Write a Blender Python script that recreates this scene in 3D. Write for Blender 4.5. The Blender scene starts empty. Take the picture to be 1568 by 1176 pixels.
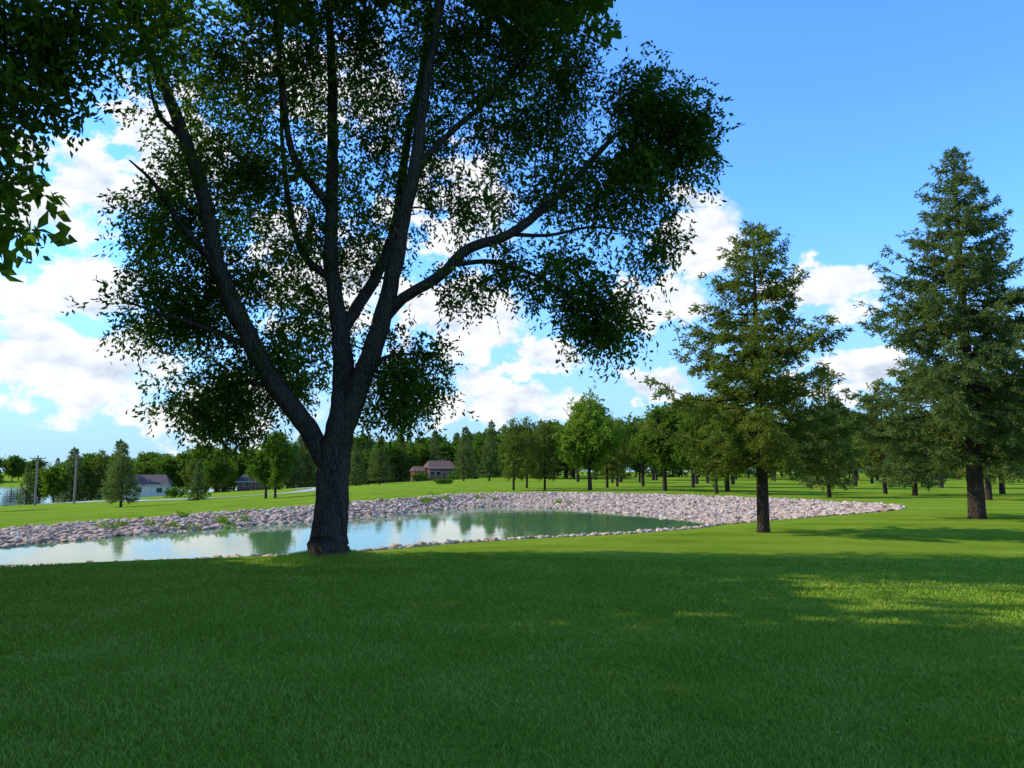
import bpy, math, numpy as np
from mathutils import Vector
scene = bpy.context.scene
rng = np.random.default_rng(7)
SUN_EL = math.radians(37)
SUN_DIR = Vector((-1.0, 0.14, math.tan(SUN_EL)*1.01)).normalized()

# ------------------------------------------------------------------ mesh builder
class MB:
    def __init__(s): s.v=[]; s.q=[]; s.t=[]; s.qm=[]; s.tm=[]; s.n=0; s.qs=[]; s.ts=[]
    def add(s, v, quads=None, tris=None, mat=0, smooth=False):
        v=np.asarray(v,dtype=np.float32).reshape(-1,3)
        if quads is not None and len(quads):
            q=np.asarray(quads).reshape(-1,4)+s.n; s.q.append(q); s.qm.append(np.full(len(q),mat)); s.qs.append(np.full(len(q),smooth))
        if tris is not None and len(tris):
            t=np.asarray(tris).reshape(-1,3)+s.n; s.t.append(t); s.tm.append(np.full(len(t),mat)); s.ts.append(np.full(len(t),smooth))
        s.v.append(v); s.n+=len(v)
    def mesh(s,name,mats):
        me=bpy.data.meshes.new(name)
        v=np.concatenate(s.v); me.vertices.add(len(v)); me.vertices.foreach_set('co',v.ravel())
        q=np.concatenate(s.q) if s.q else np.zeros((0,4),int); t=np.concatenate(s.t) if s.t else np.zeros((0,3),int)
        loops=np.concatenate([q.ravel(),t.ravel()]).astype(np.int32)
        me.loops.add(len(loops)); me.loops.foreach_set('vertex_index',loops)
        me.polygons.add(len(q)+len(t))
        st=np.concatenate([np.arange(len(q))*4, len(q)*4+np.arange(len(t))*3]).astype(np.int32)
        me.polygons.foreach_set('loop_start',st)
        mi=np.concatenate([*(s.qm or [np.zeros(0)]),*(s.tm or [np.zeros(0)])]).astype(np.int32)
        sm=np.concatenate([*(s.qs or [np.zeros(0)]),*(s.ts or [np.zeros(0)])]).astype(bool)
        for m in mats: me.materials.append(m)
        me.polygons.foreach_set('material_index',mi); me.polygons.foreach_set('use_smooth',sm)
        me.update(calc_edges=True)
        return me
def link(name,me,loc=(0,0,0),rotz=0,scale=1,parent=None):
    o=bpy.data.objects.new(name,me); scene.collection.objects.link(o)
    o.location=loc; o.rotation_euler=(0,0,rotz)
    o.scale=(scale,)*3 if np.isscalar(scale) else scale
    if parent: o.parent=parent
    return o
def tube(mb,P,R,k=7,mat=0):
    P=np.asarray(P,float); R=np.asarray(R,float); n=len(P)
    T=np.gradient(P,axis=0); T/=np.linalg.norm(T,axis=1)[:,None]+1e-9
    ref=np.array([1,0,0.]) if abs(T[0,2])>.7 else np.array([0,0,1.])
    A=np.cross(T,ref); A/=np.linalg.norm(A,axis=1)[:,None]+1e-9
    B=np.cross(T,A)
    a=np.linspace(0,2*np.pi,k,endpoint=False)
    V=P[:,None]+R[:,None,None]*(np.cos(a)[None,:,None]*A[:,None]+np.sin(a)[None,:,None]*B[:,None])
    i=np.arange(n-1)[:,None]*k; j=np.arange(k)[None]; j2=(j+1)%k
    Q=np.stack([i+j,i+j2,i+k+j2,i+k+j],-1).reshape(-1,4)
    mb.add(V.reshape(-1,3),quads=Q,mat=mat,smooth=True)
def smooth_path(P,R,m=4):
    P=np.asarray(P,float); R=np.asarray(R,float); n=len(P)
    t=np.arange(n); tt=np.linspace(0,n-1,(n-1)*m+1)
    ext=np.vstack([2*P[0]-P[1],P,2*P[-1]-P[-2]]); out=[]
    for x in tt:
        i=min(int(x),n-2); f=x-i; p0,p1,p2,p3=ext[i],ext[i+1],ext[i+2],ext[i+3]
        out.append(.5*((2*p1)+(-p0+p2)*f+(2*p0-5*p1+4*p2-p3)*f*f+(-p0+3*p1-3*p2+p3)*f**3))
    return np.array(out),np.interp(tt,t,R)
def unit(a): return a/(np.linalg.norm(a,axis=-1,keepdims=True)+1e-9)
def add_leaves(mb,pos,d,L,W,mat,r):
    n=len(pos); side=unit(np.cross(d,unit(r.normal(size=(n,3)))))
    nrm=np.cross(d,side)
    L=L[:,None]; W=W[:,None]
    v=np.stack([pos, pos+d*L*.45+side*W*.5+nrm*L*.06, pos+d*L-nrm*L*.08, pos+d*L*.45-side*W*.5+nrm*L*.06],1)
    q=np.arange(n*4).reshape(-1,4)
    mb.add(v.reshape(-1,3),quads=q,mat=mat)

# ------------------------------------------------------------------ node helpers
def newmat(name):
    m=bpy.data.materials.new(name); m.use_nodes=True; nt=m.node_tree; nt.nodes.clear()
    out=nt.nodes.new('ShaderNodeOutputMaterial'); return m,nt,out
def N(nt,t,ins=None,**kw):
    n=nt.nodes.new(t)
    for k,v in kw.items(): setattr(n,k,v)
    for k,v in (ins or {}).items():
        if isinstance(v,bpy.types.NodeSocket): nt.links.new(v,n.inputs[k])
        else: n.inputs[k].default_value=v
    return n
def ramp(nt,fac,stops):
    n=nt.nodes.new('ShaderNodeValToRGB'); nt.links.new(fac,n.inputs[0]); e=n.color_ramp.elements
    while len(e)<len(stops): e.new(.5)
    for i,(p,c) in enumerate(stops): e[i].position=p; e[i].color=(*c,1)
    return n.outputs[0]
def mix(nt,f,a,b,blend='MIX'):
    n=nt.nodes.new('ShaderNodeMix'); n.data_type='RGBA'; n.blend_type=blend
    for s,v in ((n.inputs[0],f),(n.inputs[6],a),(n.inputs[7],b)):
        if isinstance(v,bpy.types.NodeSocket): nt.links.new(v,s)
        elif isinstance(v,(int,float)): s.default_value=v
        else: s.default_value=(*v,1)
    return n.outputs[2]
def M(nt,op,a,b=0.,c=None,clamp=False):
    n=nt.nodes.new('ShaderNodeMath'); n.operation=op; n.use_clamp=clamp
    for i,v in enumerate((a,b,c)):
        if v is None: continue
        if isinstance(v,bpy.types.NodeSocket): nt.links.new(v,n.inputs[i])
        else: n.inputs[i].default_value=v
    return n.outputs[0]

def leaf_mat(name,dark,light,trans,rough=.55,nscale=.8):
    m,nt,out=newmat(name)
    geo=N(nt,'ShaderNodeNewGeometry'); tc=N(nt,'ShaderNodeTexCoord')
    no=N(nt,'ShaderNodeTexNoise',{'Vector':tc.outputs['Object'],'Scale':nscale,'Detail':0.})
    f=M(nt,'MULTIPLY_ADD',geo.outputs['Random Per Island'],.55,M(nt,'MULTIPLY',M(nt,'SUBTRACT',no.outputs[0],.25),.9),clamp=True)
    col=ramp(nt,f,[(0,dark),(1,light)])
    oi=N(nt,'ShaderNodeObjectInfo')
    col=mix(nt,M(nt,'MULTIPLY',oi.outputs['Random'],.35),col,tuple(np.array(light)*np.array([1.25,.95,.7])))
    p=N(nt,'ShaderNodeBsdfDiffuse',{'Color':col})
    tcol=mix(nt,1.,col,trans,'MULTIPLY')
    tr=N(nt,'ShaderNodeBsdfTranslucent',{'Color':tcol})
    ms=N(nt,'ShaderNodeMixShader',{0:.42,1:p.outputs[0],2:tr.outputs[0]})
    nt.links.new(ms.outputs[0],out.inputs[0]); return m
def bark_mat(name,c1,c2,scale=9,bump=.03):
    m,nt,out=newmat(name)
    tc=N(nt,'ShaderNodeTexCoord'); mp=N(nt,'ShaderNodeMapping',{'Vector':tc.outputs['Object'],'Scale':(1,1,.22)})
    no=N(nt,'ShaderNodeTexNoise',{'Vector':mp.outputs[0],'Scale':scale*.5,'Detail':5.,'Distortion':.6})
    vo=N(nt,'ShaderNodeTexVoronoi',{'Vector':mp.outputs[0],'Scale':scale*2.4},feature='DISTANCE_TO_EDGE')
    h=M(nt,'ADD',M(nt,'MULTIPLY',M(nt,'MINIMUM',vo.outputs['Distance'],.3),2.2),no.outputs[0])
    col=ramp(nt,M(nt,'MULTIPLY',h,.8),[(.2,c1),(.75,c2)])
    b=N(nt,'ShaderNodeBump',{'Height':h,'Distance':bump,'Strength':1.})
    p=N(nt,'ShaderNodeBsdfDiffuse',{'Color':col,'Normal':b.outputs[0]})
    nt.links.new(p.outputs[0],out.inputs[0]); return m
def plain(name,c,rough=.7,var=.15,scale=3,metal=0):
    m,nt,out=newmat(name); tc=N(nt,'ShaderNodeTexCoord')
    no=N(nt,'ShaderNodeTexNoise',{'Vector':tc.outputs['Object'],'Scale':float(scale),'Detail':5.})
    c=np.array(c); col=ramp(nt,no.outputs[0],[(.3,tuple(c*(1-var))),(.7,tuple(c*(1+var)))])
    p=N(nt,'ShaderNodeBsdfPrincipled',{'Base Color':col,'Roughness':rough,'Metallic':float(metal)})
    nt.links.new(p.outputs[0],out.inputs[0]); return m

M_ASH=leaf_mat('ash_leaf',(.016,.034,.006),(.085,.145,.022),(1.5,1.9,.5))
M_MAPLE=leaf_mat('maple_leaf',(.075,.14,.017),(.18,.27,.04),(1.6,1.8,.6))
M_DEC=leaf_mat('deciduous_leaf',(.036,.075,.012),(.12,.195,.03),(1.5,1.7,.6))
M_PINE=leaf_mat('pine_needles',(.065,.10,.018),(.20,.245,.052),(1.2,1.3,.6),nscale=.6)
M_SPR=leaf_mat('spruce_needles',(.055,.095,.027),(.175,.235,.072),(1.1,1.2,.7),nscale=.6)
M_BARK=bark_mat('ash_bark',(.008,.007,.005),(.082,.068,.052))
M_CBARK=bark_mat('conifer_bark',(.018,.013,.009),(.08,.058,.04))

# ------------------------------------------------------------------ terrain
W=np.array([(-24,13.5),(-16.5,17.2),(-12.6,19.1),(-9.9,20.2),(-7,21.7),(-5.3,22.6),(-1.9,26.2),(.4,27.8),(4.2,29.9),(7.5,32.6),(9.2,35),(8.6,39),(6.6,43.5),(3.2,49.7),(-.7,53.8),(-3.6,50.6),(-6.6,42.8),(-9.5,37.1),(-12.4,32.4),(-14.3,29),(-15.9,24.4),(-19,21),(-25,18)])
B=np.array([(-30,9),(-20,11),(-13,13.2),(-8,15.3),(-3.5,16),(0,17.8),(4,20.5),(8,24.2),(12,28.5),(16.2,32.5),(17.6,35.5),(18.8,40.7),(16.7,47.6),(10.2,56),(3.5,62.5),(-3.2,59),(-6.8,49),(-10,42.2),(-13.3,36.6),(-16,33),(-18.5,30.5),(-24,27),(-32,22)])
def sdist(P,poly):
    x,y=P[:,0],P[:,1]; best=np.full(len(P),1e9); ins=np.zeros(len(P),bool)
    for a,b in zip(poly,np.roll(poly,-1,0)):
        ab=b-a; t=np.clip(((P-a)@ab)/(ab@ab),0,1); d=np.hypot(x-(a[0]+t*ab[0]),y-(a[1]+t*ab[1])); best=np.minimum(best,d)
        c=(a[1]>y)!=(b[1]>y)
        with np.errstate(divide='ignore',invalid='ignore'): xi=(b[0]-a[0])*(y-a[1])/(b[1]-a[1])+a[0]
        ins^=c&(x<xi)
    return np.where(ins,-best,best)
def base_z(x,y):
    s=3*np.log1p(np.exp(np.clip((-x-10)/3,-30,30)))
    s=np.where((-x-10)/3>30,-x-10,s)
    z=-np.minimum(.058*s,7.6)
    z=z+np.clip((y-420)/60,0,1)*np.clip(-z-4,0,10)*.9
    z=z+.05*np.sin(x*.21+1)*np.sin(y*.17)*np.clip((y-8)/10,0,1)+.25*np.sin(x*.035+.5)*np.sin(y*.03)*np.clip((y-60)/60,0,1)
    return z
def terr(x,y):
    x=np.atleast_1d(np.asarray(x,float)); y=np.atleast_1d(np.asarray(y,float))
    P=np.stack([x,y],1); z=base_z(x,y)
    near=(x>-34)&(x<22)&(y>6)&(y<66); dW=np.full(len(x),99.); dB=np.full(len(x),99.)
    if near.any():
        dW[near]=sdist(P[near],W); dB[near]=sdist(P[near],B)
    inB=dB<0
    r=np.clip(dW,0,None)/(np.clip(dW,0,None)+np.abs(dB)+1e-6)
    zb=-.72+(z+.72)*r
    z=np.where(inB,np.where(dW<0,-.72+np.maximum(dW*.35,-1.2),zb),z)
    return z,dW,dB
def gz(x,y): return float(terr(x,y)[0][0])
YL=np.array([(-40,16),(-24,16),(-19,19),(-15,22),(-8,28),(-3,34),(0,38),(8,36),(10,34.5),(18,33)])
def rockmask(x,y,dW,dB):
    yl=np.interp(x,YL[:,0],YL[:,1]); far=y>yl
    return ((dB<0)&(dW>-.4)&(far|(dW<.32)))
def axis(lo,hi,st,ends):
    a=list(np.arange(lo,hi+1e-6,st)); s=st
    while a[-1]<ends[1]: s*=1.13; a.append(a[-1]+s)
    s=st
    while a[0]>ends[0]: s*=1.13; a.insert(0,a[0]-s)
    return np.array(a)
ax=axis(-26,22,.22,(-3000,3000)); ay=axis(9,66,.25,(-400,4500))
X,Y=np.meshgrid(ax,ay); xf,yf=X.ravel(),Y.ravel()
zf,dW,dB=terr(xf,yf)
rm=rockmask(xf,yf,dW,dB).astype(np.float32)
nx,ny=len(ax),len(ay); i=np.arange(ny-1)[:,None]*nx; j=np.arange(nx-1)[None]
Q=np.stack([i+j,i+j+1,i+nx+j+1,i+nx+j],-1).reshape(-1,4)

mg,nt,out=newmat('lawn_grass')
tc=N(nt,'ShaderNodeTexCoord'); ob=tc.outputs['Object']
n1=N(nt,'ShaderNodeTexNoise',{'Vector':ob,'Scale':.35,'Detail':4.,'Roughness':.6})
n2=N(nt,'ShaderNodeTexNoise',{'Vector':ob,'Scale':9.,'Detail':5.,'Roughness':.7})
n3=N(nt,'ShaderNodeTexNoise',{'Vector':ob,'Scale':70.,'Detail':1.,'Roughness':.7})
mpw=N(nt,'ShaderNodeMapping',{'Vector':ob,'Rotation':(0,0,.25)})
wv=N(nt,'ShaderNodeTexWave',{'Vector':mpw.outputs[0],'Scale':.13,'Distortion':1.2,'Detail':1.},bands_direction='Y')
f=M(nt,'ADD',M(nt,'MULTIPLY',n1.outputs[0],.45),M(nt,'ADD',M(nt,'MULTIPLY',n2.outputs[0],.3),M(nt,'ADD',M(nt,'MULTIPLY',n3.outputs[0],.22),M(nt,'MULTIPLY',wv.outputs[0],.07))))
gcol=ramp(nt,f,[(.36,(.095,.17,.012)),(.52,(.17,.26,.020)),(.68,(.27,.34,.040))])
bh=M(nt,'ADD',M(nt,'MULTIPLY',n2.outputs[0],.5),n3.outputs[0])
at=N(nt,'ShaderNodeAttribute',attribute_name='rock')
vr=N(nt,'ShaderNodeTexVoronoi',{'Vector':ob,'Scale':9.})
rcol=mix(nt,.6,(.34,.25,.17),mix(nt,1.,(.6,.46,.34),vr.outputs['Color'],'MULTIPLY'))
msk=M(nt,'GREATER_THAN',M(nt,'ADD',at.outputs['Fac'],M(nt,'MULTIPLY',M(nt,'SUBTRACT',n2.outputs[0],.5),.8)),.5)
col=mix(nt,msk,gcol,rcol)
b=N(nt,'ShaderNodeBump',{'Height':bh,'Distance':.035,'Strength':.8})
p=N(nt,'ShaderNodeBsdfDiffuse',{'Color':col,'Normal':b.outputs[0]})
nt.links.new(p.outputs[0],out.inputs[0])
mb=MB(); mb.add(np.stack([xf,yf,zf],1),quads=Q,smooth=True)
me=mb.mesh('ground',[mg]); a=me.attributes.new('rock','FLOAT','POINT'); a.data.foreach_set('value',rm)
link('ground',me)

# grass blades near the camera
def blades(n,y0,y1,h,w,seed):
    r=np.random.default_rng(seed); u=r.random(n); y=y0*(y1/y0)**u; x=(r.random(n)*2-1)*(y*.72+.6)
    z=base_z(x,y)
    a=r.random(n)*6.283; hh=h*(.5+r.random(n)); ww=w*(.6+.8*r.random(n))*(y/y0)**.6; hh=hh*(y/y0)**.15
    lean=r.normal(size=(n,2))*.6
    b0=np.stack([x-np.cos(a)*ww,y-np.sin(a)*ww,z-.004],1); b1=np.stack([x+np.cos(a)*ww,y+np.sin(a)*ww,z-.004],1)
    t=np.stack([x+lean[:,0]*hh,y+lean[:,1]*hh,z+hh],1)
    return np.stack([b0,b1,t],1).reshape(-1,3)
mgb,nt,out=newmat('grass_blade'); geo=N(nt,'ShaderNodeNewGeometry'); tc=N(nt,'ShaderNodeTexCoord')
n1=N(nt,'ShaderNodeTexNoise',{'Vector':tc.outputs['Object'],'Scale':1.1,'Detail':2.})
f=M(nt,'ADD',M(nt,'MULTIPLY',geo.outputs['Random Per Island'],.5),M(nt,'MULTIPLY',n1.outputs[0],.62))
col=ramp(nt,f,[(.1,(.11,.22,.018)),(.6,(.22,.34,.03)),(.97,(.40,.46,.10))])
p=N(nt,'ShaderNodeBsdfDiffuse',{'Color':col})
nt.links.new(p.outputs[0],out.inputs[0])
mb=MB(); v=blades(380000,2.8,15,.024,.0032,3); mb.add(v,tris=np.arange(len(v)).reshape(-1,3))
r=np.random.default_rng(5); n=9000; a_=r.random(n)*6.283; rr=.36+np.abs(r.normal(size=n))*.22
x=-3.5+np.cos(a_)*rr*1.2; y=15+np.sin(a_)*rr; hh=.06+.14*r.random(n)*np.exp(-(rr-.36)*2); w=.006
z=base_z(x,y); ln=r.normal(size=(n,2))*.4
v=np.stack([np.stack([x-w,y,z],1),np.stack([x+w,y+w,z],1),np.stack([x+ln[:,0]*hh,y+ln[:,1]*hh,z+hh],1)],1).reshape(-1,3)
mb.add(v,tris=np.arange(len(v)).reshape(-1,3))
link('grass_blades',mb.mesh('grass_blades',[mgb]))
mb=MB(); n=60; y=3.2*(16/3.2)**r.random(n); x=(r.random(n)*2-1)*y*.7; dd=unit(np.stack([r.normal(size=n),r.normal(size=n),r.random(n)*.25],1))
add_leaves(mb,np.stack([x,y,base_z(x,y)+.02],1),dd,.025+.025*r.random(n),.014+.01*r.random(n),0,r)
link('fallen_leaves',mb.mesh('fallen_leaves',[plain('dry_leaf',(.30,.27,.10),.8,.4,2)]))

# ------------------------------------------------------------------ rocks
mr,nt,out=newmat('riprap_stone'); geo=N(nt,'ShaderNodeNewGeometry'); tc=N(nt,'ShaderNodeTexCoord')
col=ramp(nt,geo.outputs['Random Per Island'],[(0,(.24,.175,.125)),(.25,(.52,.38,.265)),(.5,(.60,.41,.28)),(.75,(.54,.43,.32)),(1,(.70,.56,.41))])
nn=N(nt,'ShaderNodeTexNoise',{'Vector':tc.outputs['Object'],'Scale':14.,'Detail':2.})
col=mix(nt,.3,col,mix(nt,1.,col,nn.outputs[0],'MULTIPLY'))
p=N(nt,'ShaderNodeBsdfDiffuse',{'Color':col}); nt.links.new(p.outputs[0],out.inputs[0])
g=(1+5**.5)/2
IV=unit(np.array([(-1,g,0),(1,g,0),(-1,-g,0),(1,-g,0),(0,-1,g),(0,1,g),(0,-1,-g),(0,1,-g),(g,0,-1),(g,0,1),(-g,0,-1),(-g,0,1)],float))
IF=np.array([(0,11,5),(0,5,1),(0,1,7),(0,7,10),(0,10,11),(1,5,9),(5,11,4),(11,10,2),(10,7,6),(7,1,8),(3,9,4),(3,4,2),(3,2,6),(3,6,8),(3,8,9),(4,9,5),(2,4,11),(6,2,10),(8,6,7),(9,8,1)])
r=np.random.default_rng(11)
px=r.uniform(-32,20,110000); py=r.uniform(8,64,110000); pz,pw,pb=terr(px,py)
yl=np.interp(px,YL[:,0],YL[:,1]); edge=(pb<.1+.3*np.sin(px*1.7)*np.cos(py*1.3))
k=rockmask(px,py,pw,np.where(edge,-1,pb))&((pw<.3)|(py>yl))
px,py,pz=px[k],py[k],pz[k]
ex=[]
for a,c in zip(W[:10],W[1:11]):
    m=int(np.hypot(*(c-a))*15); t=r.random(m)[:,None]; q=a+(c-a)*t+r.normal(size=(m,2))*.16; ex.append(q)
ex=np.concatenate(ex); px=np.concatenate([px,ex[:,0]]); py=np.concatenate([py,ex[:,1]]); pz=terr(px,py)[0]
n=len(px); s=.05+.09*r.random(n)**1.8; s[-len(ex):]*=.85
sc=s[:,None]*np.stack([1+.4*r.random(n),1+.4*r.random(n),.55+.35*r.random(n)],1)
V=IV[None]*(1+.25*r.normal(size=(n,12,1)))
an=r.random(n)*6.283; ca,sa=np.cos(an)[:,None],np.sin(an)[:,None]
V=V*sc[:,None]; V=np.stack([V[...,0]*ca-V[...,1]*sa,V[...,0]*sa+V[...,1]*ca,V[...,2]],-1)
V+=np.stack([px,py,pz+s*.25],1)[:,None]
F=(IF[None]+np.arange(n)[:,None,None]*12).reshape(-1,3)
mb=MB(); mb.add(V.reshape(-1,3),tris=F); link('riprap_rocks',mb.mesh('riprap_rocks',[mr]))

# ------------------------------------------------------------------ water
def water_mat(name,base,bs=.02):
    m,nt,out=newmat(name); tc=N(nt,'ShaderNodeTexCoord'); mp=N(nt,'ShaderNodeMapping',{'Vector':tc.outputs['Object'],'Scale':(1,1,1)})
    a=N(nt,'ShaderNodeTexNoise',{'Vector':mp.outputs[0],'Scale':2.2,'Detail':4.,'Roughness':.55})
    c=N(nt,'ShaderNodeTexNoise',{'Vector':mp.outputs[0],'Scale':.16,'Detail':2.})
    st=M(nt,'MULTIPLY',M(nt,'SUBTRACT',c.outputs[0],.3,clamp=True),1.2)
    b=N(nt,'ShaderNodeBump',{'Height':M(nt,'MULTIPLY',a.outputs[0],st),'Distance':bs,'Strength':.6})
    p=N(nt,'ShaderNodeBsdfPrincipled',{'Base Color':(*base,1),'Roughness':.03,'IOR':1.33,'Normal':b.outputs[0]})
    nt.links.new(p.outputs[0],out.inputs[0]); return m
nW=len(W); nb=[]
for k_ in range(nW):
    a_,b_,c_=W[k_-1],W[k_],W[(k_+1)%nW]; t=unit((c_-a_)[None])[0]; nrm=np.array([t[1],-t[0]]); nb.append(b_+nrm*.5)
me=bpy.data.meshes.new('pond_water'); me.from_pydata([(q[0],q[1],-.70) for q in nb],[],[list(range(nW))]); me.materials.append(water_mat('pond_water',(.10,.21,.075)))
link('pond_water',me)
me=bpy.data.meshes.new('lake_water'); me.from_pydata([(-900,60,-6.5),(-121,60,-6.5),(-121,460,-6.5),(-900,460,-6.5)],[],[(0,1,2,3)]); me.materials.append(water_mat('lake_water',(.05,.09,.10),.05)); link('lake_water',me)

# ------------------------------------------------------------------ broadleaf trees
def grow(mb,nodes,rads,targets,r,wig=.12,k=4,rmax=.035):
    nodes=list(map(tuple,nodes)); NP=np.zeros((len(nodes)+len(targets)*3+5,3)); NP[:len(nodes)]=nodes; NR=np.zeros(len(NP)); NR[:len(rads)]=rads; n=len(nodes)
    d0=np.array([np.min(np.linalg.norm(NP[:n]-t,axis=1)) for t in targets]); order=np.argsort(d0); dirs=np.zeros_like(targets)
    for o in order:
        t=targets[o]; dv=t-NP[:n]; d=np.linalg.norm(dv,axis=1); i=int(np.argmin(d+.7*np.clip(-dv[:,2],0,None)))
        a=NP[i]; L=d[i]+1e-6; dirs[o]=(t-a)/L
        s=np.linspace(0,1,5)[:,None]; P=a+(t-a)*s; P[1:4]+=r.normal(size=(3,3))*wig*L*.35; P[:,2]+=np.sin(s[:,0]*np.pi)*L*.08
        r0=min(NR[i]*.75,rmax,.008+.02*L); R=np.linspace(r0,.004,5); tube(mb,P,R,k,0)
        NP[n:n+3]=P[[2,3,4]]; NR[n:n+3]=np.maximum(R[[2,3,4]],.007); n+=3
    return dirs
def clump_leaves(mb,C,dirs,r,sprigs=9,per=9,slen=.45,L=.14,Wd=.055,mat=1,rad=.25):
    nC=len(C); c=np.repeat(C,sprigs,0); dd=np.repeat(dirs,sprigs,0)
    st=c+r.normal(size=c.shape)*rad*.6; sd=unit(unit(r.normal(size=c.shape))+dd*.55+np.array([0,0,-.15]))
    s=np.tile(np.linspace(.1,1,per),len(c)); st=np.repeat(st,per,0); sd=np.repeat(sd,per,0); n=len(st)
    pos=st+sd*(s*slen)[:,None]; pos[:,2]-=(s**2)*slen*.25; pos+=r.normal(size=pos.shape)*.02
    d=unit(sd*.7+unit(r.normal(size=pos.shape))+np.array([0,0,-.35]))
    add_leaves(mb,pos,d,L*(.65+.6*r.random(n)),Wd*(.7+.6*r.random(n)),mat,r)
def blob_pts(r,c,rad,n):
    d=unit(r.normal(size=(n,3)))*(r.random((n,1))**.42); return np.array(c)+d*np.array(rad)

# --- the big ash tree
r=np.random.default_rng(21); mb=MB()
limbs=[
 ([(-3.5,15,-.1),(-3.5,15,.12),(-3.49,15,.5),(-3.45,15,1.2),(-3.44,15,1.75),(-3.40,15,2.25)],[.50,.41,.345,.315,.31,.30]),
 ([(-3.5,15,1.7),(-3.75,14.95,2.15),(-4.05,14.9,2.65),(-4.55,14.8,3.3),(-5.0,14.7,4.1),(-5.45,14.6,5.05),(-5.72,14.5,5.8),(-5.9,14.4,6.75),(-6.3,14.3,8),(-6.8,14.1,9.3),(-7.3,13.9,10.6),(-7.7,13.7,12.3)],[.21,.20,.19,.185,.18,.165,.15,.135,.12,.10,.08,.04]),
 ([(-3.40,15,2.1),(-3.28,15,2.8),(-3.3,15.1,3.5),(-3.42,15.2,4.4),(-3.6,15.3,5.4),(-3.7,15.4,6.5),(-3.75,15.5,7.9),(-3.8,15.6,9.5),(-3.95,15.7,11.5),(-4.1,15.7,14)],[.29,.25,.22,.18,.15,.135,.12,.10,.08,.03]),
 ([(-3.36,15,2.3),(-3.1,14.95,2.95),(-2.8,14.8,3.7),(-2.5,14.7,4.6),(-2.3,14.6,5.4),(-2.1,14.5,6.5),(-1.87,14.4,7.5),(-1.75,14.3,8.6),(-1.5,14.1,10),(-1.25,14,11.5),(-1.0,14,13.5)],[.24,.22,.20,.18,.155,.14,.125,.11,.09,.07,.03]),
 ([(-3.42,15.2,4.4),(-3.15,15.5,5.0),(-2.7,15.8,6.0),(-2.45,16,7.1),(-2.3,16.2,8.8),(-2.0,16.5,10.8),(-1.8,16.5,13)],[.14,.125,.115,.10,.085,.06,.03]),
 ([(-2.5,14.7,4.55),(-2.1,14.6,4.95),(-1.35,14.5,5.4),(-.85,14.5,5.9),(-.05,14.5,6.2),(.6,14.5,6.7),(1.1,14.5,7.15),(1.5,14.5,7.6),(2.05,14.5,8.2),(2.8,14.5,8.65),(3.4,14.5,8.8)],[.12,.11,.105,.10,.09,.085,.07,.06,.045,.03,.015]),
 ([(-1.1,14.5,5.6),(-.35,14.3,5.6),(.45,14.2,5.3),(1.05,14.1,4.9),(1.7,14,4.4)],[.05,.045,.035,.03,.012]),
 ([(-5.65,14.5,5.6),(-6.2,14.2,6.2),(-6.7,14,7.0),(-7.1,13.8,7.4)],[.07,.055,.04,.015]),
 ([(-5.0,14.7,4.0),(-5.8,14.5,4.35),(-6.6,14.3,4.6),(-7.2,14,4.8)],[.06,.05,.035,.015]),
 ([(-3.65,15.3,5.5),(-4.3,15.6,6.1),(-4.7,15.9,7.1),(-5.0,16.2,8.6),(-5.2,16.5,10.5)],[.085,.075,.065,.05,.03]),
 ([(-3.7,15.4,7.0),(-4.4,14.9,8.0),(-4.6,14.6,9.6),(-4.8,14.4,11.5)],[.08,.07,.05,.03]),
 ([(-2.9,14.85,3.5),(-2.4,15,3.9),(-1.9,15.1,3.95)],[.05,.04,.02]),
 ([(-4.5,14.8,3.2),(-5.2,15,3.4),(-6.2,15,3.1)],[.055,.045,.02]),
 ([(-1.87,14.4,7.5),(-1.2,14.6,8.3),(-.3,14.7,9.2),(.5,14.8,10.3)],[.07,.06,.045,.03]),
 ([(-.05,14.5,6.2),(.7,14.9,6.3),(1.6,15,6.5),(2.6,15,6.4)],[.045,.035,.025,.015]),
 ([(-6.3,14.3,8),(-6.9,14.4,8.6),(-7.2,14.5,9.5)],[.06,.04,.02]),
]
nodes=[];rads=[]
for P,R in limbs:
    P,R=smooth_path(P,R,5); P[3:]+=r.normal(size=P[3:].shape)*.012*np.clip(R[3:,None]*5,.3,1); tube(mb,P,R,16 if R[0]>.4 else 10,0)
    k_=P[:,2]>2.6; nodes+=list(P[k_]); rads+=list(R[k_])
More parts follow.
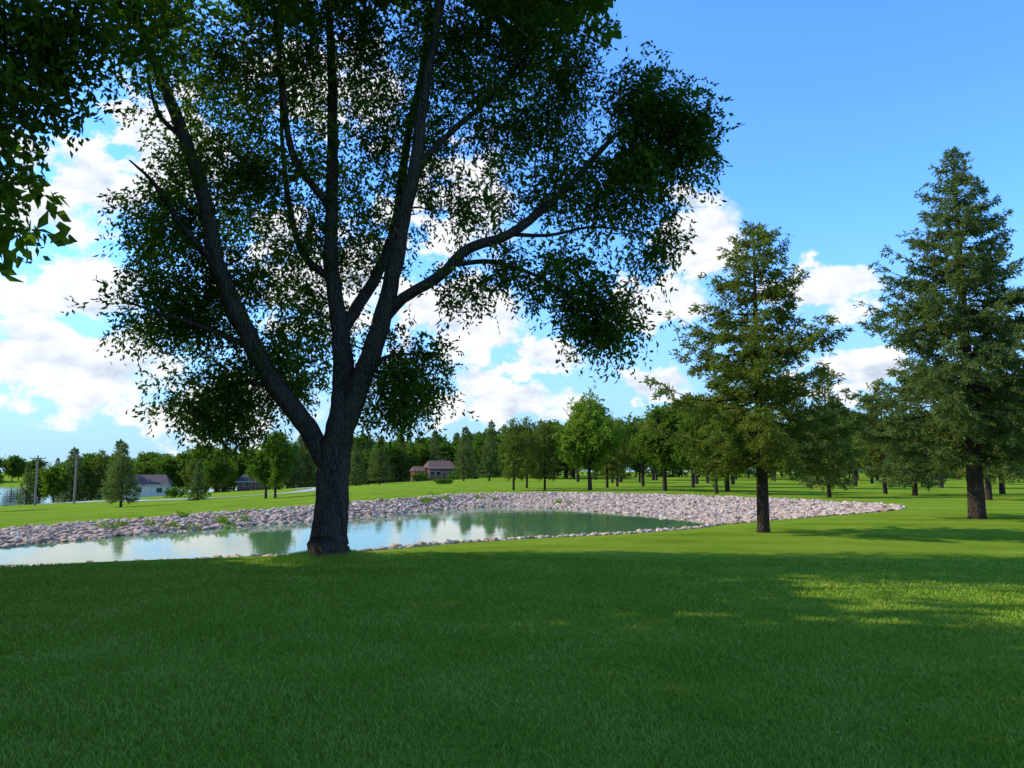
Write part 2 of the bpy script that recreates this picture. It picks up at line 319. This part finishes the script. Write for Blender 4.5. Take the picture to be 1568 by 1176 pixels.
# leaf masses of the crown; most are set behind the limb plane so the limbs stay readable
blobs=[((-6.8,15.2,4.9),(1.05,1.3,.95),42),((-6.8,15.1,6.5),(1.05,1.4,1.0),42),((-5.8,15.4,7.3),(1.3,1.6,1.2),46),((-6.0,15.3,5.2),(1.1,1.3,1.0),34),
 ((-5.7,15.5,3.35),(1.3,1.2,.65),44),((-4.7,15.8,3.8),(.9,1.2,.8),26),((-6.0,15.2,2.7),(.8,.9,.42),22),((-4.6,16.1,5.8),(1.1,1.4,1.1),36),((-4.4,15.8,7.8),(1.4,1.7,1.2),44),
 ((-6.2,15,9.4),(1.5,1.8,1.4),58),((-4.5,15.4,10.2),(1.7,2.1,1.3),66),((-2.45,15.5,10.4),(1.6,2.1,1.2),64),((-2.4,15.7,8.5),(1.2,1.5,1.0),36),((-.6,15.2,10.4),(1.5,2.0,1.2),64),
 ((.7,15,10.3),(1.0,1.6,1.0),44),((.2,15.1,8.9),(1.1,1.5,.8),36),((1.0,14.8,9.3),(.5,.9,.45),10),((-2.9,16,6.5),(.9,1.2,.8),18),((-4,16,4.7),(.8,1.2,.7),16),
 ((-2.2,15.6,3.7),(.8,1.0,.75),34),((-2.05,15.5,3.0),(.5,.8,.4),15),((-2.8,15.6,2.8),(.5,.6,.3),6),((-.85,15.3,7.2),(1.0,1.1,.8),18),((.87,15.1,7.2),(.8,1.0,.55),18),
 ((1.6,14.9,7.9),(.8,1,.6),12),((2.3,14.9,6.9),(.75,.9,.5),20),((3.0,14.7,8.5),(.85,1.0,.85),42),((2.7,14.7,9.05),(.7,.9,.5),22),((3.45,14.7,8.0),(.4,.7,.7),18),((2.5,14.7,7.7),(.8,1.1,.6),26),
 ((1.5,14.4,4.75),(.75,.8,.45),27),((.85,14.4,5.4),(.75,.8,.35),19),((1.75,14.4,4.25),(.4,.5,.28),12),((-.2,14.5,5.5),(.6,.7,.3),9),((2.8,14.8,6.1),(.35,.5,.4),10),((-1.1,14.5,5.2),(.5,.6,.35),6),
 ((-6,14,12.8),(3,3.2,2),110),((-2.4,14.3,13.6),(3,3.4,2.2),130),((.4,14.3,12.6),(2.0,2.8,1.6),90),((-3.6,14.3,15.6),(2.5,2.6,1.4),60)]
T=np.concatenate([blob_pts(r,c,rad,n) for c,rad,n in blobs])
dirs=grow(mb,np.array(nodes),np.array(rads),T,r)
vis=T[:,2]<12
clump_leaves(mb,T[vis],dirs[vis],r,sprigs=14,per=9,slen=.44,L=.122,Wd=.048,rad=.3)
clump_leaves(mb,T[~vis],dirs[~vis],r,sprigs=8,per=7,slen=.65,L=.34,Wd=.20,rad=.5)
link('ash_tree',mb.mesh('ash_tree',[M_BARK,M_ASH]))

def broadleaf(name,seed,H,cr,clear,nc,sprigs,per,L,Wd,mat,trunk_r,slen=.6,extra=None,rad=.35,dip=.9):
    r=np.random.default_rng(seed); mb=MB()
    P,R=smooth_path([(0,0,-.2),(0,0,.1),(.03*H/8,0,clear*.8),(.02,.05,clear*1.3),(-.1,.1,H*.55),(0,0,H*.85)],[trunk_r*1.5,trunk_r*1.15,trunk_r,trunk_r*.85,trunk_r*.5,.03],4)
    tube(mb,P,R,10,0); nodes=[P[P[:,2]>clear]]; rads=[R[P[:,2]>clear]]
    for i in range(7):
        a=i*2.4+r.random()*.6; z0=clear*(1.0+.12*i)+(H-clear)*.035*i; u=.55+.35*r.random(); ll=cr*u
        Q=[(0,0,z0),(np.cos(a)*ll*.3,np.sin(a)*ll*.3,z0+(H-clear)*.16),(np.cos(a)*ll*.65,np.sin(a)*ll*.65,z0+(H-clear)*.33),(np.cos(a)*ll,np.sin(a)*ll,z0+(H-clear)*.5)]
        Q,RR=smooth_path(Q,[trunk_r*.5,trunk_r*.38,trunk_r*.25,.02],4); tube(mb,Q,RR,7,0); nodes.append(Q); rads.append(RR)
    cz=(H+clear*dip)/2; hz=(H-clear*dip)/2
    T=[]; nb_=16
    for i in range(nb_):
        d=unit(r.normal(size=3)); q=r.random()**.4; c=np.array([0,0,cz])+d*np.array([cr,cr,hz])*.66*q
        s=(.30+.2*r.random()); T.append(blob_pts(r,c,(cr*s*1.15,cr*s*1.15,hz*s*.9),nc//nb_))
    if extra: T+= [blob_pts(r,c,rd,n) for c,rd,n in extra]
    T=np.concatenate(T); T=T[T[:,2]>clear*dip*.85]
    dirs=grow(mb,np.concatenate(nodes),np.concatenate(rads),T,r)
    clump_leaves(mb,T,dirs,r,sprigs,per,slen,L,Wd,1,rad)
    return mb.mesh(name,[M_BARK,mat])
me=broadleaf('maple_overhang',31,17,5.3,5.4,370,13,10,.115,.06,M_ASH,.35,.5,
  extra=[((6.9,2.6,6.9),(.9,.9,.7),32),((6.5,2.2,5.9),(.7,.8,.7),24),((7.9,2.6,7.5),(1.0,.8,.6),24),((6.4,2.2,5.1),(.5,.5,.4),10)],rad=.33)
link('maple_tree',me,(-12.9,6.4,0))
me_sh=broadleaf('shade_tree',32,17,6.5,4,440,8,6,.44,.30,M_DEC,.35,.8,rad=.6)
for (x,y,rz,s) in [(-21,12.5,1,.95),(-20.5,1.5,2,1.0),(-10,-5,3,1.0),(-14.6,12.2,4.4,.84),(-17.2,7,2.6,1.0),(-13,1,5.2,.95)]:
    link('maple_tree',me_sh,(x,y,gz(x,y)),rz,s)

# ------------------------------------------------------------------ conifers
def conifer(name,seed,H,clear,prof,nwh,nb,ntw,nq,L,Wd,mat,tr,droop=.15,up=.5,jag=.25,tl=.34):
    r=np.random.default_rng(seed); mb=MB()
    tube(mb,[(0,0,-.2),(0,0,.15),(0.02,0,clear),(0,.02,H*.5),(0,0,H*.8),(0,0,H-.05)],[tr*1.35,tr*1.05,tr*.9,tr*.6,tr*.28,.008],9,0)
    PP=[];DD=[]
    for i in range(nwh):
        f=(i+r.random()*.5)/nwh; z0=clear+(H-clear)*(f**.92); base=prof(f)
        a0=r.random()*6.28
        for b_ in range(nb):
            a=a0+b_*6.283/nb+r.normal()*.2; Lb=base*(1-jag+ (jag*1.5)*r.random()); 
            if r.random()<.08: Lb*=.55
            Lb=max(Lb,.1); e=-.12+up*f+r.normal()*.08
            s=np.linspace(0,1,6); o=np.array([np.cos(a),np.sin(a),0]); sd=np.array([-np.sin(a),np.cos(a),0])
            zz=z0+r.normal()*.06+Lb*(e*s-droop*np.sin(s*np.pi*.9)*.8+.12*s**3)
            P=o*(s*Lb)[:,None]; P[:,2]=zz; P+=sd*(np.sin(s*2)*Lb*r.normal()*.08)[:,None]
            tube(mb,P,np.linspace(max(.006,.010+.009*Lb),.004,6),4,0)
            m=max(4,int(ntw*(Lb/ max(1e-3,prof(.15)))**.8)); ss=.16+.84*(r.random(m)**.85)
            bp=np.stack([np.interp(ss,s,P[:,k]) for k in range(3)],1)
            sg=np.where(r.random(m)<.5,-1,1); l=(tl*Lb*(1.12-ss)+.14)*(.6+.6*r.random(m)); l=np.minimum(l,.75)
            td=unit(o*.75+sd*(sg*(.35+.7*r.random(m)))[:,None]+np.array([0,0,1.])*(r.normal(size=m)*.25-.08)[:,None])
            q=np.maximum(3,(nq*l/.4).astype(int)); rep=np.repeat(np.arange(m),q); n=len(rep)
            t=r.random(n); pos=bp[rep]+td[rep]*(l[rep]*t)[:,None]; pos[:,2]-=l[rep]*t*t*.22
            pos+=r.normal(size=pos.shape)*.03; PP.append(pos); DD.append(unit(td[rep]*.8+unit(r.normal(size=(n,3)))*.8))
    n=30; PP.append(np.stack([np.zeros(n),np.zeros(n),H-.5+.5*r.random(n)],1)); DD.append(unit(r.normal(size=(n,3))*.4+np.array([0,0,1.])))
    PP=np.concatenate(PP); DD=np.concatenate(DD); n=len(PP)
    add_leaves(mb,PP,DD,L*(.6+.7*r.random(n)),Wd*(.7+.6*r.random(n)),1,r)
    return mb.mesh(name,[M_CBARK,mat])
pp=lambda f: float(np.interp(f,[0,.12,.35,.55,.75,.9,1],[2.1,2.5,2.35,1.9,1.2,.6,.15]))
me=conifer('pine_hero',41,8.75,1.9,pp,25,6,20,24,.15,.045,M_PINE,.165,up=.6,jag=.55)
link('pine_tree',me,(6.95,21.7,gz(6.95,21.7)))
ps=lambda f: float(np.interp(f,[0,.12,.35,.6,.8,.93,1],[3.2,3.7,3.1,2.1,1.25,.5,.1]))
me=conifer('spruce_hero',42,13.1,2.1,ps,36,6,27,22,.17,.052,M_SPR,.27,up=.35,jag=.48)
link('spruce_tree',me,(15.9,26.8,gz(15.9,26.8)))
pc=lambda f: float(np.interp(f,[0,.1,.5,.85,1],[1.9,2.1,1.35,.45,.06]))
ME_SPRUCE=conifer('spruce_mid',43,8,1.0,pc,24,6,11,8,.26,.10,M_SPR,.15)
pq=lambda f: float(np.interp(f,[0,.2,.55,.8,1],[1.5,2.2,1.8,1.1,.15]))
ME_PINE=conifer('pine_mid',44,8,1.7,pq,20,6,12,9,.26,.10,M_PINE,.15,up=.6,jag=.45)
pn=lambda f: float(np.interp(f,[0,.1,.5,.85,1],[1.7,1.75,1.0,.35,.05]))
ME_SPR2=conifer('spruce_dense',45,8,.3,pn,22,5,9,6,.32,.14,M_SPR,.14,jag=.15)
ME_MAPLE=broadleaf('maple_mid',51,9,3.1,1.6,420,7,7,.26,.15,M_MAPLE,.17,.5,rad=.35)
ME_D1=broadleaf('decid_a',52,9,3.3,1.6,340,7,7,.27,.16,M_DEC,.18,.5,rad=.35)
ME_D2=broadleaf('decid_b',53,9,3.8,1.4,360,7,7,.27,.16,M_DEC,.18,.5,rad=.4)
ME_D3=broadleaf('decid_c',54,9,2.9,1.9,300,7,6,.28,.17,M_DEC,.16,.5,rad=.35)
ME_D4=broadleaf('decid_low',55,9,4.2,.5,220,5,5,.5,.34,M_DEC,.16,.6,rad=.5)
r=np.random.default_rng(61)
def put(name,me,t,d,h,base_h,wx=1.):
    x=t*d; s=h/base_h; link(name,me,(x,d,gz(x,d)-.03),r.random()*6.28,(s*wx,s*wx,s))
mid=[('spruce_tree',ME_SPRUCE,-.50,68,5.6,8,1.1),('spruce_tree',ME_SPR2,-.402,82,4.0,8,1.5),('deciduous_tree',ME_D3,-.303,66,5.9,9,.95),('deciduous_tree',ME_D1,-.315,69,5.2,9,1.),
 ('maple_tree',ME_MAPLE,.10,70,9.0,9,1.0),('pine_tree',ME_PINE,.002,70,6.4,8,.9),('pine_tree',ME_PINE,.019,76,6.9,8,.85),('pine_tree',ME_PINE,.042,70,6.2,8,.9),
 ('pine_tree',ME_PINE,.122,78,7.0,8,1.),('pine_tree',ME_PINE,.135,84,7.2,8,1.),
 ('deciduous_tree',ME_D1,.196,65,8.3,9,1.05),('deciduous_tree',ME_D2,.168,88,8.8,9,1.),
 ('deciduous_tree',ME_D2,.262,58,7.6,9,.85),('pine_tree',ME_PINE,.276,63,8.5,8,1.2),('deciduous_tree',ME_D3,.232,80,8.5,9,1.1),
 ('spruce_tree',ME_SPRUCE,.406,51,8.6,8,.85),('deciduous_tree',ME_D3,.383,75,8,9,1.),('spruce_tree',ME_PINE,.478,59,8.6,8,1.),('spruce_tree',ME_SPRUCE,.516,54,8.2,8,1.1),
 ('pine_tree',ME_PINE,.610,45,8.6,8,1.1),('pine_tree',ME_PINE,.628,58,8.8,8,1.2),('deciduous_tree',ME_D1,.44,84,9,9,1.1),('deciduous_tree',ME_D2,.55,78,9,9,1.1),('pine_tree',ME_PINE,.69,50,9,8,1.1),
 ('spruce_tree',ME_SPRUCE,-.062,148,9.0,8,.95),('spruce_tree',ME_SPRUCE,-.029,146,9.6,8,1.),('deciduous_tree',ME_D1,-.68,84,8.0,9,.8),
 ('spruce_tree',ME_SPR2,-.20,150,8.5,8,1.3),('spruce_tree',ME_SPRUCE,-.17,155,9.3,8,1.2)]
for a in mid: put(*a)
tl=bpy.data.objects.new('distant_tree_line',None); scene.collection.objects.link(tl)
kinds=[(ME_D1,9),(ME_D2,9),(ME_D3,9),(ME_SPRUCE,8),(ME_SPR2,8),(ME_PINE,8),(ME_D4,9)]
def tline(t0,t1,d0,d1,n,h0,h1,probs,avoid=()):
    for i in range(n):
        t=t0+(t1-t0)*(i+r.random()*1.8-.4)/n; d=d0+(d1-d0)*r.random(); x=t*d
        if any(abs(t-q)<w and d<dd for q,w,dd in avoid): continue
        k=r.choice(len(kinds),p=probs); me,bh=kinds[k]; h=h0+(h1-h0)*r.random()
        if k in(3,4,5): h*=1.12
        z=gz(x,d)
        if z<-6.3 : continue
        s=h/bh; w=s*(.95+.35*r.random()); link('tree',me,(x,d,z-.1),r.random()*6.28,(w,w,s),tl)
P1=[.12,.12,.06,.15,.25,.05,.25]; P2=[.27,.25,.2,.06,.05,.12,.05]; P3=[0,0,0,0,.25,0,.75]
av=[(-.463,.035,200),(-.095,.026,212),(-.34,.03,215)]
tline(-.63,-.28,172,215,38,8,12,P1,av); tline(-.62,-.2,215,250,36,11,14,P3)
tline(-.28,.08,190,235,38,9,13,P1,av); tline(-.28,.1,235,270,28,12,16,P3)
tline(.06,.8,100,150,20,7.5,12.5,P2); tline(.05,.85,150,200,28,11,15,P2); tline(.05,.85,200,250,38,13,17,P3)
tline(-1.0,-.5,455,520,36,13,18,P3); tline(-.7,.85,275,330,56,13,18,P3)
r2=np.random.default_rng(3)
mb=MB(); T=blob_pts(r2,(0,0,.5),(.9,.7,.45),26); clump_leaves(mb,T,unit(r2.normal(size=T.shape)),r2,8,7,.3,.16,.09,0,.2)
shr=mb.mesh('shrub',[M_DEC])
for t,d,s in [(-.092,110,.9),(-.081,112,.8),(-.43,120,1.6),(-.30,150,1.5),(-.118,183,2.2),(-.075,184,1.9)]: link('shrub',shr,(t*d,d,gz(t*d,d)),d,s)
mb=MB()
for (x,y) in [(-12.9,33.4),(-13.6,32.2),(-12.2,34.4),(-15.2,30.1),(-5.2,50.5),(-4.6,53),(-2.0,56),(3,53),(-8.6,39.5)]:
    for _ in range(3):
        xx,yy=x+r2.normal()*.5,y+r2.normal()*.5; T=blob_pts(r2,(xx,yy,gz(xx,yy)+.12),(.35,.3,.14),7); clump_leaves(mb,T,unit(r2.normal(size=T.shape)),r2,5,5,.15,.12,.04,0,.1)
link('weeds',mb.mesh('weeds',[M_MAPLE]))

# ------------------------------------------------------------------ houses
def box(name,c,s,mat,parent):
    x,y,z=[q/2 for q in s]; V=[(i*x,j*y,k*z) for k in(-1,1) for j in(-1,1) for i in(-1,1)]
    me=bpy.data.meshes.new(name); me.from_pydata(V,[],[(0,2,3,1),(4,5,7,6),(0,1,5,4),(2,6,7,3),(0,4,6,2),(1,3,7,5)]); me.materials.append(mat)
    o=bpy.data.objects.new(name,me); scene.collection.objects.link(o); o.location=c; o.parent=parent; return o
M_TAN=plain('white_siding',(.62,.56,.48)); M_BRK=plain('red_siding',(.19,.065,.04)); M_RG=plain('dark_shingle',(.08,.055,.045),.9); M_RB=plain('brown_shingle',(.11,.055,.036),.9)
M_WH=plain('white_trim',(.6,.56,.5)); M_GL=plain('window_glass',(.03,.04,.05),.1); M_WOOD=plain('pole_wood',(.22,.18,.14),.9)
def house(name,x,y,w,dp,h,rh,wall,roof,rz=0.):
    e=bpy.data.objects.new(name,None); scene.collection.objects.link(e); e.location=(x,y,gz(x,y)); e.rotation_euler[2]=rz
    box('walls',(0,0,h/2-.3),(w,dp,h+.6),wall,e)
    ov=.5; V=[(-w/2-ov,-dp/2-ov,h-.05),(w/2+ov,-dp/2-ov,h-.05),(w/2+ov,dp/2+ov,h-.05),(-w/2-ov,dp/2+ov,h-.05),(-w/2-ov*.2+ w*.10,0,h+rh),(w/2+ov*.2-w*.10,0,h+rh)]
    me=bpy.data.meshes.new('roof'); me.from_pydata(V,[],[(0,1,5,4),(2,3,4,5),(1,2,5),(3,0,4),(0,3,2,1)]); me.materials.append(roof)
    o=bpy.data.objects.new('roof',me); scene.collection.objects.link(o); o.parent=e
    box('fascia',(0,-dp/2-ov-.03,h-.1),(w+2*ov,.05,.14),M_WH,e)
    box('chimney',(w*.2,.6,h+rh*.7),(.8,.8,1.8),M_BRK,e)
    for i,fx in enumerate((-.38,-.15,.32)):
        box(f'window_frame_{i}',(w*fx,-dp/2-.02,1.65),(1.3,.06,1.15),M_WH,e); box(f'window_{i}',(w*fx,-dp/2-.07,1.65),(1.15,.06,1.0),M_GL,e)
    box('door_frame',(w*.08,-dp/2-.02,1.05),(1.1,.06,2.1),M_WH,e); box('door',(w*.08,-dp/2-.07,1.0),(.95,.06,2.0),wall,e)
    return e
house('white_house',-83,178,9,8,2.9,2.2,M_TAN,M_RG,.3)
house('brown_house',-66,200,7,7,2.4,1.7,M_BRK,M_RG,.1)
h_=house('red_house',-18.3,196,6.5,7,3.1,1.8,M_BRK,M_RB,.3)
box('wing_walls',(-4.9,.8,.95),(3.4,5.4,2.7),M_BRK,h_); 
me=bpy.data.meshes.new('wing_roof'); me.from_pydata([(-7.0,-2.3,2.25),(-3.8,-2.3,2.25),(-3.8,3.9,2.25),(-7.0,3.9,2.25),(-6.6,.8,3.4),(-3.8,.8,3.4)],[],[(0,1,5,4),(2,3,4,5),(3,0,4),(1,2,5),(0,3,2,1)]); me.materials.append(M_RB)
o=bpy.data.objects.new('wing_roof',me); scene.collection.objects.link(o); o.parent=h_
def pole(x,y,h):
    mb=MB(); tube(mb,[(0,0,-.3),(0,0,h*.5),(0,0,h)],[.17,.15,.12],8)
    tube(mb,[(-1.1,0,h-.5),(1.1,0,h-.5)],[.07,.07],6); 
    for q in(-1,-.4,.4,1): tube(mb,[(q,0,h-.45),(q,0,h-.22)],[.05,.03],6)
    tube(mb,[(0,-.28,h-1.7),(0,-.28,h-.9)],[.2,.2],8)
    link('utility_pole',mb.mesh('utility_pole',[M_WOOD]),(x,y,gz(x,y)),.5)
pole(-.61*125,125,8); pole(-.56*120,120,7.5)
def strip(name,pts,w,mat):
    P,_=smooth_path([(a,b,0) for a,b in pts],[1]*len(pts),10); T=unit(np.gradient(P,axis=0)); Nn=np.stack([T[:,1],-T[:,0],T[:,2]*0],1)
    mb=MB(); rows=[]
    for o in(-.5,0,.5):
        q=P+Nn*w*o; q[:,2]=terr(q[:,0],q[:,1])[0]+.05; rows.append(q)
    V=np.stack(rows,1).reshape(-1,3); n=len(P); Qd=[(i*3+j,i*3+j+1,i*3+j+4,i*3+j+3) for i in range(n-1) for j in range(2)]
    mb.add(V,quads=Qd,smooth=True); link(name,mb.mesh(name,[mat]))
strip('cart_path',[(-90,150),(-60,118),(-42,98),(-33,95),(-29,108),(-33,135),(-45,165)],3.2,plain('path_concrete',(.36,.34,.31),.9))

# ------------------------------------------------------------------ camera
cam=bpy.data.cameras.new('camera'); co=bpy.data.objects.new('camera',cam); scene.collection.objects.link(co); scene.camera=co
co.location=(0,0,1.65); co.rotation_euler=(math.radians(90+6.46),0,0); cam.sensor_width=36; cam.lens=27.2; cam.clip_end=8000; cam.clip_start=.05

# ------------------------------------------------------------------ sun + sky
sl=bpy.data.lights.new('sun','SUN'); so=bpy.data.objects.new('sun',sl); scene.collection.objects.link(so)
sl.energy=5.; sl.angle=math.radians(.53); sl.color=(1,.91,.76); so.rotation_euler=SUN_DIR.to_track_quat('Z','Y').to_euler(); so.location=(-30,0,40)
w=bpy.data.worlds.new('World'); scene.world=w; w.use_nodes=True; nt=w.node_tree; nt.nodes.clear()
wo=N(nt,'ShaderNodeOutputWorld'); sky=N(nt,'ShaderNodeTexSky',sky_type='NISHITA'); sky.sun_disc=False; sky.sun_elevation=SUN_EL
sky.sun_rotation=math.atan2(SUN_DIR.x,SUN_DIR.y)%(2*math.pi); sky.air_density=1.; sky.dust_density=.4; sky.ozone_density=2.
tc=N(nt,'ShaderNodeTexCoord'); g=tc.outputs['Generated']; sp=N(nt,'ShaderNodeSeparateXYZ',{0:g})
az=M(nt,'MULTIPLY',M(nt,'ARCTAN2',sp.outputs[0],sp.outputs[1]),57.2958); el=M(nt,'MULTIPLY',M(nt,'ARCSINE',sp.outputs[2]),57.2958)
cv=N(nt,'ShaderNodeCombineXYZ',{0:az,1:el})
nv=N(nt,'ShaderNodeVectorMath',{0:cv.outputs[0],1:(1,1.6,1)},operation='MULTIPLY').outputs[0]
fb=N(nt,'ShaderNodeTexNoise',{'Vector':nv,'Scale':.26,'Detail':6.,'Roughness':.56},noise_dimensions='2D')
dv=N(nt,'ShaderNodeVectorMath',{0:fb.outputs['Color'],1:(7,4.,0),2:(-3.5,-2.,0)},operation='MULTIPLY_ADD').outputs[0]
pv=N(nt,'ShaderNodeVectorMath',{0:cv.outputs[0],1:dv},operation='ADD').outputs[0]
CL=[(-31,6.7,10,3.6),(-30,12,5.5,2.6),(-31,17.5,5.5,3.2),(-25,21,5.5,4),(-21,4.1,7.5,2.3),(-14,14,6,4.6),(-4.2,19,5.2,5.),(-4,11.5,6.2,3.4),(2,8.5,4.2,1.7),(-1,5.2,7.5,2.3),
 (13.8,16.2,3.8,3.6),(10.5,12.4,4.6,2.),(10.5,6.2,3.2,1.1),(23,12.6,5.4,1.9),(24,6.4,4.6,1.7),(-14,27,6,3.4),
 (95,15,30,6),(-90,16,30,6),(165,16,20,6)]
mn=None
for a_,e_,ra,re in CL:
    s2=N(nt,'ShaderNodeVectorMath',{0:pv,1:(1/ra,1/re,0),2:(-a_/ra,-e_/re,0)},operation='MULTIPLY_ADD').outputs[0]
    l=N(nt,'ShaderNodeVectorMath',{0:s2},operation='LENGTH').outputs['Value']
    mn=l if mn is None else M(nt,'MINIMUM',mn,l)
off=N(nt,'ShaderNodeVectorMath',{0:nv,1:(-.6,1.5,0)},operation='ADD').outputs[0]
fb2=N(nt,'ShaderNodeTexNoise',{'Vector':off,'Scale':.26,'Detail':3.,'Roughness':.55},noise_dimensions='2D')
den=M(nt,'ADD',M(nt,'SUBTRACT',1.,mn),M(nt,'MULTIPLY',M(nt,'SUBTRACT',fb.outputs[0],.5),2.4))
mr_=N(nt,'ShaderNodeMapRange',{'Value':den,1:.0,2:.40},interpolation_type='SMOOTHSTEP')
shade=M(nt,'MULTIPLY_ADD',M(nt,'SUBTRACT',fb.outputs[0],fb2.outputs[0]),2.2,.72,clamp=True)
ccol=ramp(nt,shade,[(0,(.58,.65,.76)),(.45,(.83,.87,.93)),(.8,(1,1,1))])
ccol=mix(nt,1.,ccol,(6.9,6.95,7.0),'MULTIPLY')
skc=mix(nt,1.,sky.outputs[0],(.92,1.68,2.75),'MULTIPLY')
hz=N(nt,'ShaderNodeMapRange',{'Value':el,1:-1.,2:19.,3:.88,4:0.},interpolation_type='SMOOTHSTEP').outputs[0]
skc=mix(nt,hz,skc,(2.8,4.3,5.9))
fin=mix(nt,M(nt,'MULTIPLY',mr_.outputs[0],.96),skc,ccol)
bg=N(nt,'ShaderNodeBackground',{'Color':fin,'Strength':.15}); nt.links.new(bg.outputs[0],wo.inputs[0])
scene.view_settings.view_transform='Standard'; scene.view_settings.look='None'; scene.view_settings.exposure=0
